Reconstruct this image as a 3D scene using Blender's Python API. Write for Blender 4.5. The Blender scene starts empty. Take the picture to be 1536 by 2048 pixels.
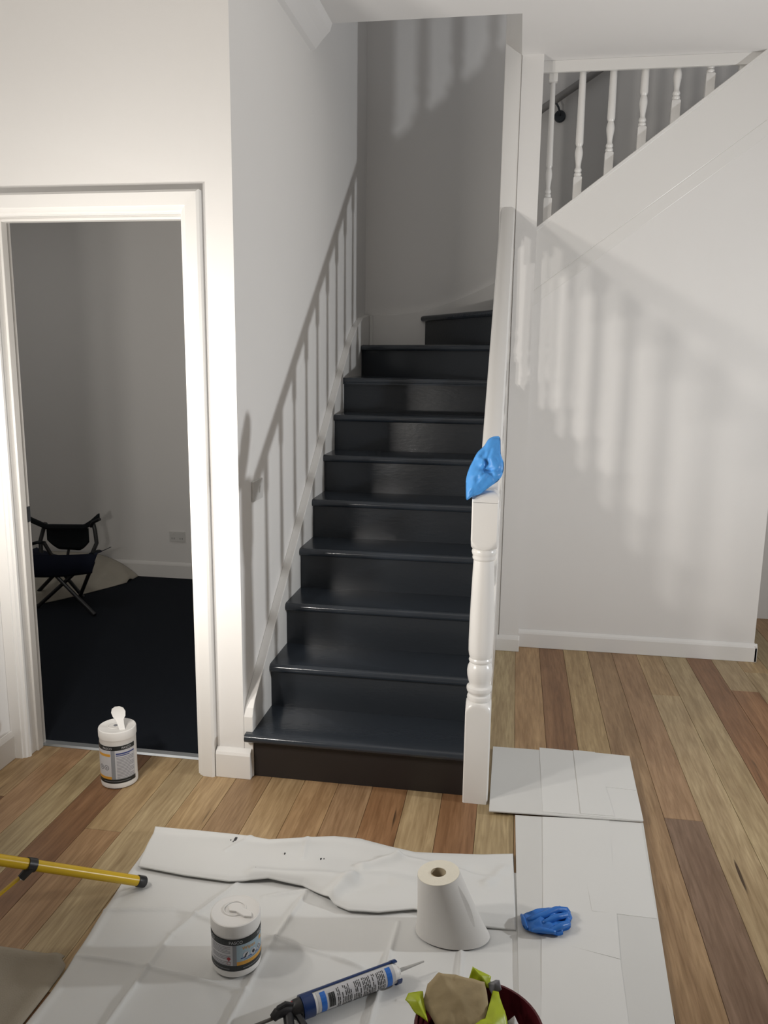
import bpy, bmesh, math, random
from mathutils import Vector, Matrix, noise
random.seed(7)
scene = bpy.context.scene
COL = scene.collection
PI = math.pi

# ------------------------------------------------------------------ camera
cd = bpy.data.cameras.new('camera'); cam = bpy.data.objects.new('camera', cd); COL.objects.link(cam)
cd.sensor_fit = 'HORIZONTAL'; cd.sensor_width = 36.0; cd.lens = 1625.0/1536.0*36.0
cd.clip_start = 0.02; cd.clip_end = 60
_yaw, _pit, _rol = 0.1579, 0.1876, 0.0126
_fw = Vector((-math.sin(_yaw)*math.cos(_pit), math.cos(_yaw)*math.cos(_pit), -math.sin(_pit)))
_rt = Vector((math.cos(_yaw), math.sin(_yaw), 0)); _up = _rt.cross(_fw)
_r2 = _rt*math.cos(_rol)+_up*math.sin(_rol); _u2 = _up*math.cos(_rol)-_rt*math.sin(_rol)
CAM = Vector((0.9259, -2.7229, 1.5728))
cam.matrix_world = Matrix(((_r2.x,_u2.x,-_fw.x,CAM.x),(_r2.y,_u2.y,-_fw.y,CAM.y),(_r2.z,_u2.z,-_fw.z,CAM.z),(0,0,0,1)))
scene.camera = cam

# ------------------------------------------------------------------ world, exposure
w = bpy.data.worlds.new('world'); scene.world = w; w.use_nodes = True
w.node_tree.nodes['Background'].inputs[0].default_value = (0.98, 0.98, 1.0, 1)
w.node_tree.nodes['Background'].inputs[1].default_value = 0.34  # uniform grey fill, added to brighten the open upper storey
scene.view_settings.view_transform = 'Standard'; scene.view_settings.look = 'None'
scene.view_settings.gamma = 1.0; scene.view_settings.use_curve_mapping = False
scene.view_settings.exposure = 0.0
LAMP_LEFT_W = 13.4      # each of the two heads of the left work light
ROOM_FILL = 19.0        # glow of the made-up fill light in the side room
LAMP_RIGHT_W = 43.0     # the head of the right work light

# ------------------------------------------------------------------ helpers
ORG = {}
def new_obj(name, verts, faces, mat, parent=None, smooth=False):
    p = ORG.get(parent.name, Vector((0,0,0))) if parent else Vector((0,0,0))
    me = bpy.data.meshes.new(name)
    me.from_pydata([Vector(v)-p for v in verts], [], faces)
    bm = bmesh.new(); bm.from_mesh(me); bmesh.ops.recalc_face_normals(bm, faces=bm.faces); bm.to_mesh(me); bm.free()
    if smooth is True: me.shade_smooth()
    me.update()
    if mat: me.materials.append(mat)
    o = bpy.data.objects.new(name, me); COL.objects.link(o)
    if parent: o.parent = parent
    ORG[o.name] = p
    if smooth == 'auto':
        me.shade_smooth()
        try: me.set_sharp_from_angle(angle=math.radians(35))
        except Exception: pass
    return o
def empty(name, loc, label=None, cat=None, group=None):
    o = bpy.data.objects.new(name, None); COL.objects.link(o); o.location = loc; o.empty_display_size = 0.05
    ORG[o.name] = Vector(loc)
    if label: o['label'] = label
    if cat: o['category'] = cat
    if group: o['group'] = group
    return o
def tag(o, label, cat, group=None):
    o['label'] = label; o['category'] = cat
    if group: o['group'] = group
    return o
def struct(o, label=None):
    o['kind'] = 'structure'
    if label: o['label'] = label
    return o
def boxg(x0,x1,y0,y1,z0,z1, off=0):
    v = [(x0,y0,z0),(x1,y0,z0),(x1,y1,z0),(x0,y1,z0),(x0,y0,z1),(x1,y0,z1),(x1,y1,z1),(x0,y1,z1)]
    f = [(0,3,2,1),(4,5,6,7),(0,1,5,4),(1,2,6,5),(2,3,7,6),(3,0,4,7)]
    return v, [tuple(i+off for i in q) for q in f]
class G:
    def __init__(s): s.v=[]; s.f=[]
    def add(s, v, f):
        o=len(s.v); s.v += [tuple(q) for q in v]; s.f += [tuple(i+o for i in q) for q in f]; return s
    def box(s,*a): v,f=boxg(*a); return s.add(v,f)
    def prism(s, poly, axis, a, b):
        # poly: 2D points; axis: extrude axis
        def P(q,t):
            return {0:(t,q[0],q[1]),1:(q[0],t,q[1]),2:(q[0],q[1],t)}[axis]
        n=len(poly); v=[P(q,a) for q in poly]+[P(q,b) for q in poly]
        f=[tuple(range(n)),tuple(range(n,2*n))]+[(i,(i+1)%n,n+(i+1)%n,n+i) for i in range(n)]
        return s.add(v,f)
    def lathe(s, c, prof, seg=24, cap=True):
        v=[];f=[];n=len(prof)
        for r,z in prof:
            for i in range(seg):
                a=2*PI*i/seg; v.append((c[0]+r*math.cos(a),c[1]+r*math.sin(a),c[2]+z))
        for j in range(n-1):
            for i in range(seg):
                k=(i+1)%seg; f.append((j*seg+i,j*seg+k,(j+1)*seg+k,(j+1)*seg+i))
        if cap: f.append(tuple(range(seg))); f.append(tuple(range((n-1)*seg,n*seg)))
        return s.add(v,f)
    def rings(s, rs, cap=True, closed=False):
        n=len(rs[0]); v=[q for r in rs for q in r]; f=[]
        for j in range(len(rs)-(0 if closed else 1)):
            k=(j+1)%len(rs)
            for i in range(n): f.append((j*n+i,j*n+(i+1)%n,k*n+(i+1)%n,k*n+i))
        if cap and not closed: f.append(tuple(range(n))); f.append(tuple(range((len(rs)-1)*n,len(rs)*n)))
        return s.add(v,f)
    def tube(s, pts, r, seg=10, flat=1.0):
        pts=[Vector(p) for p in pts]; rs=[]
        rad = r if isinstance(r,(list,tuple)) else [r]*len(pts)
        prev=None
        for i,p in enumerate(pts):
            t=(pts[min(i+1,len(pts)-1)]-pts[max(i-1,0)]).normalized()
            ref = prev if prev else (Vector((0,0,1)) if abs(t.z)<0.9 else Vector((1,0,0)))
            x=t.cross(ref).normalized(); y=x.cross(t).normalized(); prev=y
            rs.append([tuple(p+x*rad[i]*math.cos(2*PI*k/seg)+y*rad[i]*flat*math.sin(2*PI*k/seg)) for k in range(seg)])
        return s.rings(rs)
    def grid(s, fn, nu, nv, thick=0.0):
        # fn(u,v) -> Vector ; optional thickness downwards
        v=[];f=[]
        for j in range(nv+1):
            for i in range(nu+1): v.append(tuple(fn(i/nu,j/nv)))
        W=nu+1
        for j in range(nv):
            for i in range(nu): f.append((j*W+i,j*W+i+1,(j+1)*W+i+1,(j+1)*W+i))
        if thick:
            n=len(v); v += [(a,b,c-thick) for a,b,c in v]
            f += [tuple(n+k for k in reversed(q)) for q in f[:]]
            bd=[i for i in range(W)]+[j*W+nu for j in range(1,nv+1)]+[nv*W+i for i in range(nu-1,-1,-1)]+[j*W for j in range(nv-1,0,-1)]
            for a,b in zip(bd,bd[1:]+bd[:1]): f.append((a,b,n+b,n+a))
        return s.add(v,f)
    def obj(s, name, mat, parent=None, smooth=False, bevel=0.0, seg=2):
        o=new_obj(name,s.v,s.f,mat,parent,smooth)
        if bevel:
            m=o.modifiers.new('bevel','BEVEL'); m.width=bevel; m.segments=seg; m.limit_method='ANGLE'; m.angle_limit=math.radians(40)
        return o
def box(name,a,mat,parent=None,bevel=0.0): return G().box(*a).obj(name,mat,parent,bevel=bevel)

# ------------------------------------------------------------------ materials
def srgb(r,g,b):
    def f(c):
        c/=255.0
        return c/12.92 if c<=0.04045 else ((c+0.055)/1.055)**2.4
    return (f(r),f(g),f(b),1)
def mat(name, col, rough=0.5, spec=0.5, noise_amt=0.0, nscale=30.0, bump=0.0, bscale=200.0, metal=0.0, coat=0.0, stretch=None):
    m=bpy.data.materials.new(name); m.use_nodes=True; nt=m.node_tree; b=nt.nodes['Principled BSDF']
    b.inputs['Roughness'].default_value=rough; b.inputs['Metallic'].default_value=metal
    b.inputs['Specular IOR Level'].default_value=spec; b.inputs['Coat Weight'].default_value=coat
    if len(col)==3: col=(*col,1)
    tc=nt.nodes.new('ShaderNodeTexCoord'); mp=nt.nodes.new('ShaderNodeMapping')
    nt.links.new(tc.outputs['Object'],mp.inputs[0])
    if stretch: mp.inputs['Scale'].default_value=stretch
    n=nt.nodes.new('ShaderNodeTexNoise'); n.inputs['Scale'].default_value=nscale; n.inputs['Detail'].default_value=4
    nt.links.new(mp.outputs[0],n.inputs['Vector'])
    mx=nt.nodes.new('ShaderNodeMixRGB'); mx.blend_type='MIX'
    mx.inputs[1].default_value=tuple(c*(1-noise_amt) for c in col[:3])+(1,); mx.inputs[2].default_value=tuple(min(1,c*(1+noise_amt)) for c in col[:3])+(1,)
    nt.links.new(n.outputs['Fac'],mx.inputs[0]); nt.links.new(mx.outputs[0],b.inputs['Base Color'])
    if bump:
        n2=nt.nodes.new('ShaderNodeTexNoise'); n2.inputs['Scale'].default_value=bscale; n2.inputs['Detail'].default_value=3
        nt.links.new(mp.outputs[0],n2.inputs['Vector'])
        bp=nt.nodes.new('ShaderNodeBump'); bp.inputs['Strength'].default_value=bump; bp.inputs['Distance'].default_value=0.002
        nt.links.new(n2.outputs['Fac'],bp.inputs['Height']); nt.links.new(bp.outputs[0],b.inputs['Normal'])
    return m
M={}
M['wall']=mat('wall_paint',(0.80,0.785,0.765),0.75,0.3,0.015,3,0.08,250)
M['ceil']=mat('ceiling_paint',(0.82,0.81,0.80),0.85,0.2,0.01,3,0.05,250)
M['trim']=mat('trim_gloss',(0.80,0.785,0.76),0.28,0.5,0.01,4,0.04,60)
M['stair']=mat('charcoal_gloss_paint',(0.027,0.033,0.042),0.17,0.5,0.12,6,0.22,90,stretch=(0.35,1,1))
M['riser']=mat('charcoal_riser_paint',(0.022,0.026,0.032),0.28,0.4,0.12,6,0.22,90,stretch=(0.35,1,1))
M['riser1']=mat('brown_black_riser_paint',(0.022,0.018,0.017),0.4,0.4,0.12,6,0.1,90)
M['carpet']=mat('navy_carpet',(0.013,0.016,0.022),0.95,0.1,0.35,400,0.6,500)
M['alu']=mat('aluminium',(0.62,0.66,0.70),0.25,0.5,0.03,20,metal=1.0)
M['plate']=mat('switch_plastic',(0.66,0.65,0.63),0.4)
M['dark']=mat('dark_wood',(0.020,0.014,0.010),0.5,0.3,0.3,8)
M['grey_metal']=mat('dark_grey_metal',(0.035,0.042,0.05),0.4,0.5)
M['rail_grey']=mat('grey_rail_paint',(0.34,0.33,0.32),0.4,0.4)
M['sheet']=mat('white_drop_sheet',(0.67,0.67,0.655),0.6,0.25,0.02,6,0.10,40)
M['sheet2']=mat('white_paper_sheet',(0.67,0.665,0.645),0.7,0.2,0.015,6,0.05,60)
M['sheet1']=mat('thin_white_paper_sheet',(0.61,0.605,0.585),0.7,0.2,0.015,6,0.05,60)
M['splat']=mat('dark_paint_spot',(0.02,0.02,0.024),0.4)
M['beige']=mat('canvas_beige',(0.33,0.29,0.23),0.9,0.1,0.12,8,0.35,300)
M['beige2']=mat('canvas_beige_room',(0.45,0.42,0.36),0.9,0.1,0.1,8,0.3,200)
M['yellow']=mat('yellow_powder_coat',(0.62,0.40,0.010),0.3,0.5)
M['black']=mat('black_plastic',(0.014,0.014,0.016),0.4,0.5)
M['screw']=mat('screw_steel',(0.5,0.5,0.5),0.3,0.5,metal=1)
M['blueglove']=mat('blue_nitrile',(0.085,0.34,0.80),0.42,0.3,0.08,14,0.25,60)
M['blueglove2']=mat('blue_nitrile_dark',(0.025,0.15,0.50),0.38,0.4,0.2,20,0.5,60)
M['white_pl']=mat('white_plastic',(0.76,0.745,0.72),0.4,0.4)
M['paper']=mat('paper_roll',(0.62,0.605,0.58),0.9,0.1,0.01,6,0.12,400)
M['core']=mat('paper_roll_end',(0.72,0.68,0.58),0.9,0.1,0.05,60,0.3,200)
M['card']=mat('cardboard_core',(0.45,0.38,0.27),0.9,0.1,0.05,60)
M['lbl_black']=mat('label_black',(0.012,0.016,0.017),0.4)
M['lbl_white']=mat('label_white',(0.52,0.52,0.54),0.45)
M['lbl_blue']=mat('label_pale_blue',(0.30,0.40,0.46),0.45)
M['lbl_navy']=mat('label_navy',(0.03,0.05,0.19),0.45)
M['lbl_orange']=mat('label_orange',(0.60,0.30,0.04),0.45)
M['lbl_grey']=mat('label_grey_print',(0.20,0.20,0.22),0.5)
M['lbl_red']=mat('label_red',(0.32,0.025,0.03),0.5)
M['lbl_cyan']=mat('label_blue',(0.02,0.14,0.52),0.4)
M['gunblue']=mat('gun_navy_enamel',(0.012,0.035,0.13),0.3,0.5)
M['lime']=mat('lime_wrapper',(0.42,0.50,0.015),0.4,0.5,0.1,30,0.2,60)
M['tan']=mat('tan_kraft_paper',(0.40,0.315,0.185),0.8,0.2,0.12,20,0.35,60)
M['olive']=mat('olive_wrapper',(0.16,0.17,0.07),0.6,0.3,0.2,30,0.3,60)
M['bucket']=mat('maroon_plastic',(0.085,0.010,0.014),0.35,0.5,0.05,10)
M['navy_fab']=mat('navy_fabric',(0.014,0.018,0.036),0.8,0.2,0.1,60,0.2,300)
M['char_fab']=mat('charcoal_fabric',(0.016,0.019,0.022),0.8,0.2,0.1,60,0.2,300)
def emis(name,col,s):
    m=bpy.data.materials.new(name); m.use_nodes=True; b=m.node_tree.nodes['Principled BSDF']
    b.inputs['Base Color'].default_value=(0.8,0.8,0.8,1); b.inputs['Emission Color'].default_value=(*col,1); b.inputs['Emission Strength'].default_value=s
    return m
M['led']=emis('led_panel',(1,0.96,0.9),6.0)

def wood():
    m=bpy.data.materials.new('hardwood_boards'); m.use_nodes=True; nt=m.node_tree; N=nt.nodes; L=nt.links
    b=N['Principled BSDF']; b.inputs['Roughness'].default_value=0.42; b.inputs['Specular IOR Level'].default_value=0.35
    oi=N.new('ShaderNodeObjectInfo'); geo=N.new('ShaderNodeNewGeometry')
    mul=N.new('ShaderNodeVectorMath'); mul.operation='SCALE'
    cmb=N.new('ShaderNodeCombineXYZ'); L.new(oi.outputs['Random'],cmb.inputs[0]); L.new(oi.outputs['Random'],cmb.inputs[1]); L.new(oi.outputs['Random'],cmb.inputs[2])
    L.new(cmb.outputs[0],mul.inputs[0]); mul.inputs['Scale'].default_value=37.0
    add=N.new('ShaderNodeVectorMath'); add.operation='ADD'; L.new(geo.outputs['Position'],add.inputs[0]); L.new(mul.outputs[0],add.inputs[1])
    mp=N.new('ShaderNodeMapping'); mp.inputs['Scale'].default_value=(1,0.07,1); L.new(add.outputs[0],mp.inputs[0])
    n1=N.new('ShaderNodeTexNoise'); n1.inputs['Scale'].default_value=105; n1.inputs['Detail'].default_value=5; n1.inputs['Distortion'].default_value=0.6; L.new(mp.outputs[0],n1.inputs['Vector'])
    n2=N.new('ShaderNodeTexNoise'); n2.inputs['Scale'].default_value=14; n2.inputs['Detail'].default_value=4; n2.inputs['Distortion'].default_value=1.2; L.new(mp.outputs[0],n2.inputs['Vector'])
    # long dark gum veins
    mp3=N.new('ShaderNodeMapping'); mp3.inputs['Scale'].default_value=(1,0.055,1); L.new(add.outputs[0],mp3.inputs[0])
    n3=N.new('ShaderNodeTexNoise'); n3.inputs['Scale'].default_value=26; n3.inputs['Detail'].default_value=2; L.new(mp3.outputs[0],n3.inputs['Vector'])
    r3=N.new('ShaderNodeValToRGB'); r3.color_ramp.elements[0].position=0.745; r3.color_ramp.elements[1].position=0.78; L.new(n3.outputs['Fac'],r3.inputs[0])
    r1=N.new('ShaderNodeValToRGB'); r1.color_ramp.elements[0].position=0.30; r1.color_ramp.elements[0].color=(0.74,0.70,0.64,1); r1.color_ramp.elements[1].position=0.7; r1.color_ramp.elements[1].color=(1.12,1.12,1.12,1); L.new(n1.outputs['Fac'],r1.inputs[0])
    r2=N.new('ShaderNodeValToRGB'); r2.color_ramp.elements[0].position=0.30; r2.color_ramp.elements[0].color=(0.78,0.72,0.66,1); r2.color_ramp.elements[1].position=0.7; r2.color_ramp.elements[1].color=(1.15,1.15,1.12,1); L.new(n2.outputs['Fac'],r2.inputs[0])
    m1=N.new('ShaderNodeMixRGB'); m1.blend_type='MULTIPLY'; m1.inputs[0].default_value=1; L.new(oi.outputs['Color'],m1.inputs[1]); L.new(r1.outputs[0],m1.inputs[2])
    m2=N.new('ShaderNodeMixRGB'); m2.blend_type='MULTIPLY'; m2.inputs[0].default_value=1; L.new(m1.outputs[0],m2.inputs[1]); L.new(r2.outputs[0],m2.inputs[2])
    m3=N.new('ShaderNodeMixRGB'); L.new(r3.outputs[0],m3.inputs[0]); L.new(m2.outputs[0],m3.inputs[1]); m3.inputs[2].default_value=(0.06,0.035,0.018,1)
    L.new(m3.outputs[0],b.inputs['Base Color'])
    bp=N.new('ShaderNodeBump'); bp.inputs['Strength'].default_value=0.06; bp.inputs['Distance'].default_value=0.002; L.new(n1.outputs['Fac'],bp.inputs['Height']); L.new(bp.outputs[0],b.inputs['Normal'])
    return m
M['wood']=wood()

# ------------------------------------------------------------------ stair numbers
r=0.183; g=0.2325; HC=3.015
YB=2.46          # stairwell back wall
XL=-0.035         # stairwell left wall
YR=1.669         # under-stair wall

# ------------------------------------------------------------------ room shell
F=box('floor',(-1.02,5.2,-4.6,4.6,-0.06,-0.021),M['dark']); struct(F,'floor of long timber boards in mixed honey and brown tones')
PAL={'p':(0.44,0.345,0.205),'o':(0.41,0.265,0.145),'b':(0.265,0.145,0.075),'m':(0.45,0.325,0.18),'t':(0.36,0.235,0.135),'d':(0.235,0.158,0.108),'r':(0.30,0.165,0.085),'y':(0.47,0.36,0.21)}
X0=0.98
# row k spans X0+0.13k .. X0+0.13(k+1); list of (y_end, tone) from the back towards the viewer
rows={-16:[(-.6,'m'),(-9,'t')],-15:[(-.28,'m'),(-9,'b')],-14:[(-.9,'o'),(-9,'p')],-13:[(-.75,'p'),(-9,'m')],-12:[(-1.3,'b'),(-9,'o')],
 -11:[(-.416,'m'),(-9,'o')],-10:[(-1.6,'p'),(-9,'t')],-9:[(-1.1,'m'),(-9,'b')],-8:[(-1.4,'t'),(-9,'p')],-7:[(-.9,'m'),(-9,'o')],-6:[(-1.2,'o'),(-9,'p')],
 -5:[(-.7,'t'),(-9,'m')],-4:[(-1.5,'r'),(-9,'m')],-3:[(-1.0,'y'),(-9,'t')],-2:[(-1.3,'r'),(-9,'p')],-1:[(-1.6,'p'),(-9,'m')],
 0:[(-.9,'o'),(-9,'b')],1:[(-1.2,'b'),(-9,'p')],2:[(-.8,'m'),(-9,'t')],3:[(-1.1,'t'),(-9,'m')],4:[(.004,'t'),(-1.5,'d'),(-9,'p')],5:[(1.115,'m'),(-.95,'p'),(-9,'t')],
 6:[(-.3,'p'),(-9,'o')],7:[(1.9,'m'),(-.6,'b'),(-9,'p')],8:[(1.235,'p'),(.2,'r'),(-9,'m')],9:[(1.5,'m'),(-.8,'p'),(-9,'r')],10:[(.9,'p'),(-9,'t')],11:[(1.6,'o'),(-9,'m')]}
for k in range(-16,31):
    segs=rows.get(k) or [(random.uniform(0,2),random.choice('pmtbo')),(-9,random.choice('pmtor'))]
    x0=X0+0.13*k; x1=x0+0.13
    yb=0.115 if x1<-0.05 else (0.3 if x1<0.86 else (1.70 if x1<2.2 else 4.5))
    y=yb
    for ye,tn in segs:
        ye=max(ye,-4.55)
        if ye>=y: continue
        e=0.0006; gz=random.uniform(-0.0004,0.0002); bv=0.0009
        a,b_,c,d=x0+e,x1-e,ye+e,y-e
        v=[(a,c,-.0205),(b_,c,-.0205),(b_,d,-.0205),(a,d,-.0205),(a,c,gz-bv),(b_,c,gz-bv),(b_,d,gz-bv),(a,d,gz-bv),(a+bv,c+bv,gz),(b_-bv,c+bv,gz),(b_-bv,d-bv,gz),(a+bv,d-bv,gz)]
        f=[(0,3,2,1),(0,1,5,4),(1,2,6,5),(2,3,7,6),(3,0,4,7),(4,5,9,8),(5,6,10,9),(6,7,11,10),(7,4,8,11),(8,9,10,11)]
        o=new_obj('floorboard',v,f,M['wood'],F)
        c=PAL[tn]; j=random.uniform(.86,.98); o.color=(c[0]*j,c[1]*j*random.uniform(.98,1.02),c[2]*j,1)
        y=ye

# wall with the doorway
g_=G()
g_.box(-3.5,-0.942,0.015,0.115,0,HC); g_.box(-0.188,XL,0.015,0.115,0,HC); g_.box(-0.942,-0.188,0.015,0.115,2.062,HC)
struct(g_.obj('wall_front',M['wall']),'white wall with the doorway beside the stairs')
struct(box('wall_stair_side',(-0.13,XL,0.115,2.62,0,5.3),M['wall']),'white wall along the left of the stairs, striped with baluster shadows')
struct(G().box(XL,3.3,YB,2.62,0,5.3).obj('wall_back',M['wall']),'grey-lit wall at the head of the stair turn')
struct(box('wall_left',(-1.08,-0.98,-4.6,0.015,0,HC),M['wall']),'white wall at the left edge')
struct(box('wall_rear',(-1.08,5.2,-4.7,-4.6,0,HC),M['wall']))
struct(box('wall_side_right',(5.2,5.3,-4.7,4.6,0,HC),M['wall']))
# dim side room
struct(box('wall_room_back',(-3.5,-0.13,2.62,2.72,0,2.75),M['wall']),'grey back wall of the dim room beyond the doorway')
struct(box('wall_room_left',(-3.6,-3.5,0.015,2.72,0,2.75),M['wall']))
struct(box('ceiling_room',(-3.5,-0.13,0.115,2.62,2.75,2.85),M['ceil']))
struct(box('floor_room',(-3.5,-0.13,0.115,2.62,-0.06,0.002),M['carpet']),'dark navy carpet in the dim room')
# ceiling with the stair void
g_=G(); g_.box(-1.08,5.3,-4.7,1.10,HC,3.265); g_.box(0.885,5.3,1.10,1.692,HC,3.265); g_.box(3.0,5.3,1.692,4.6,HC,3.265)
struct(g_.obj('ceiling',M['ceil']),'white ceiling with the stair opening')
struct(box('ceiling_upper',(-0.13,3.3,-0.5,2.62,5.3,5.4),M['ceil']))
# under-stair wall
zs=lambda x: 2.22+0.764*(x-1.0)
struct(G().prism([(0.985,0),(2.235,0),(2.235,HC),(2.042,HC),(0.985,zs(.985)-.02)],1,YR,1.76).obj('wall_right',M['wall']),'white wall under the upper flight with soft baluster shadows')
struct(box('wall_post',(0.888,0.992,1.585,1.76,0,HC),M['wall']),'boxed white post between the lower flight and the under-stair wall')
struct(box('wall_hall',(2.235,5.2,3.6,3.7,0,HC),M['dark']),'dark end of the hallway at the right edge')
struct(box('wall_hall_side',(2.12,2.235,1.76,3.6,0,HC),M['wall']))
# cornice
struct(G().prism([(XL,2.905),(XL,HC),(XL+.095,HC),(XL+.085,2.985),(XL+.055,2.955),(XL+.02,2.915)],1,-0.02,1.10).obj('trim_1',M['ceil']),'cornice where the stair wall meets the ceiling')
# baseboards
def bb(name,poly_axis,a,b,front,back,h,label=None):
    d = 1 if front>back else -1
    pts=[(back,0),(front,0),(front,h-.022),(front-.004*d,h-.012),(back+.004*d,h),(back,h)]
    # axis 0: runs along x with y profile ; axis 1: runs along y with x profile
    gg=G().prism(pts,poly_axis,a,b)
    return struct(gg.obj(name,M['trim'],bevel=.002),label)
bb('baseboard_front',0,-0.140,-0.004,-0.010,0.015,0.115,'short white baseboard between the doorway and the first step')
bb('baseboard_left',1,-4.6,-0.005,-0.966,-0.98,0.115,'white baseboard at the left edge')
bb('baseboard_right',0,0.992,2.25,1.653,YR,0.10,'white baseboard under the stair wall')
struct(box('baseboard_end',(2.235,2.25,1.653,1.76,0,.09),M['trim'],bevel=.003))
bb('baseboard_post',0,0.872,0.998,1.571,1.585,0.088,'short white baseboard round the boxed post')
bb('baseboard_room',0,-3.5,-0.13,2.604,2.62,0.115,'grey-lit baseboard in the dim room')

# ------------------------------------------------------------------ doorway frame
D=empty('door_1',(-0.565,0.06,0)); struct(D,'white moulded door frame with no door closed in it')
APR=[(0,.015),(0,.004),(.006,.002),(.010,-.006),(.020,-.009),(.022,-.014),(.063,-.018),(.071,-.012),(.071,.015)]   # offset from the inner edge, depth
G().rings([[(-.214+o,y,0) for o,y in APR],[(-.214+o,y,2.044+o) for o,y in APR]]).obj('architrave',M['trim'],D)
G().rings([[(-.917-min(o,.062),y,0) for o,y in APR],[(-.917-min(o,.062),y,2.044+o) for o,y in APR]]).obj('architrave',M['trim'],D)
G().rings([[(-.917-min(o,.062),y,2.044+o) for o,y in APR],[(-.214+o,y,2.044+o) for o,y in APR]]).obj('architrave_head',M['trim'],D)
box('jamb',(-0.942,-0.922,0.012,0.125,0,2.062),M['trim'],D,.002)
box('jamb',(-0.208,-0.188,0.012,0.125,0,2.062),M['trim'],D,.002)
box('head_jamb',(-0.922,-0.208,0.012,0.125,2.042,2.062),M['trim'],D,.002)
box('door_stop',(-0.922,-0.912,0.055,0.09,0,2.042),M['trim'],D,.002)
box('door_stop',(-0.218,-0.208,0.055,0.09,0,2.042),M['trim'],D,.002)
box('head_stop',(-0.912,-0.218,0.055,0.09,2.032,2.042),M['trim'],D,.002)
st=G(); st.box(-0.9225,-0.919,0.098,0.122,0.93,0.99).obj('strike_plate',M['grey_metal'],D)
G().prism([(0.098,0.0005),(0.143,0.0005),(0.143,.004),(.135,.008),(.106,.008),(.098,.002)],0,-0.942,-0.188).obj('threshold_strip',M['alu'],D)

# ------------------------------------------------------------------ staircase
ST=empty('staircase',(0.4,0.025,0),'glossy charcoal painted staircase climbing to a right-hand winder turn','staircase')
NT=0.034
def tread_profile(y0,y1,zt):
    rr=NT/2; pts=[]
    for i in range(9):
        a=PI/2+PI*i/8; pts.append((y0+rr+rr*math.cos(a), zt-rr+rr*math.sin(a)))
    return pts+[(y1,zt-NT),(y1,zt)]
for k in range(1,9):
    y0=(k-1)*g; y1=k*g+0.04
    gg=G().prism(tread_profile(y0-(0.018 if k==1 else 0),y1,k*r),0,0.0,0.802)
    if k==1: gg.prism(tread_profile(-0.018,0.013,k*r),0,-0.024,0.0005)
    gg.obj('tread',M['stair'],ST,smooth='auto')
    box('riser',(0.0,0.802,y0+.025,y0+.043,(k-1)*r,k*r-NT+.002),M['riser1'] if k==1 else M['riser'],ST)
# winders (inner corner P, 30 degree steps)
Pn=(0.815,1.66)
def lin(a,b,t): return (a[0]+(b[0]-a[0])*t,a[1]+(b[1]-a[1])*t)
n9=((0.0,2.13),(0.815,1.64)); r9=((0.0,2.16),(0.815,1.67))
n10=((0.317,2.43),(0.815,1.66)); r10=((0.350,2.43),(0.835,1.68))
def slab(poly,z0,z1): return G().prism(poly,2,z0,z1)
slab([n9[0],n9[1],(0.85,1.70),(0.38,2.43),(0.0,2.43)],9*r-NT,9*r).obj('winder_tread',M['stair'],ST,bevel=.012)
slab([r9[0],r9[1],(0.83,1.69),(0.0,2.18)],8*r,9*r-NT+.002).obj('winder_riser',M['riser'],ST)
slab([n10[0],n10[1],(0.90,1.70),(0.90,2.43)],10*r-NT,10*r).obj('winder_tread',M['stair'],ST,bevel=.012)
slab([r10[0],r10[1],(0.855,1.69),(0.372,2.43)],9*r,10*r-NT+.002).obj('winder_riser',M['riser'],ST)
slab([(0.0,1.63),(0.802,1.63),(0.815,1.69),(0.0,2.19)],8*r-NT,8*r-.0005).obj('landing_infill',M['stair'],ST)
# upper flight running right behind the balusters
for k in range(11,18):
    x0=0.85+(k-11)*0.24
    G().prism([(1.765,k*r-NT),(2.43,k*r-NT),(2.43,k*r),(1.765,k*r)],0,x0,x0+.28).obj('upper_tread',M['stair'],ST,bevel=.008)
    box('upper_riser',(x0+.025,x0+.043,1.765,2.43,(k-1)*r,k*r-NT+.002),M['riser'],ST)
# wall strings
pl=[(0.0165,0.0),(0.0165,.240),(.030,.272),(.05,.297),(.4,.565),(.8,.868),(1.25,1.21),(1.678,1.535),(1.85,1.655),(2.02,1.745),(2.2,1.805),(2.43,1.835),(2.43,0)]
G().prism(pl,0,XL,0.0).obj('wall_string',M['trim'],ST,bevel=.0025)
pb=[(0.0,1.0),(0.0,1.835),(.15,1.838),(.30,1.856),(.42,1.885),(.52,1.92),(.64,1.965),(.77,2.03),(.9,2.12),(1.1,2.27),(2.2,3.11),(2.2,2.8),(1.0,1.75),(.9,1.0)]
G().prism(pb,1,2.43,YB).obj('wall_string_back',M['trim'],ST,bevel=.0025)
box('string_corner_bead',(0.0,.022,2.41,2.43,9*r,1.832),M['trim'],ST,.004)
# outer (closed) string and spandrel panel of the lower flight
ps=[(.06,0),(.06,.30),(1.60,.30+.787*1.54),(1.60,0)]
G().prism(ps,0,0.802,0.872).obj('outer_string',M['trim'],ST,bevel=.002)
G().prism([(.06,.283),(.06,.312),(1.59,.312+.787*1.53),(1.59,.283+.787*1.53)],0,0.797,0.879).obj('string_capping',M['trim'],ST,bevel=.003)
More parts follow.
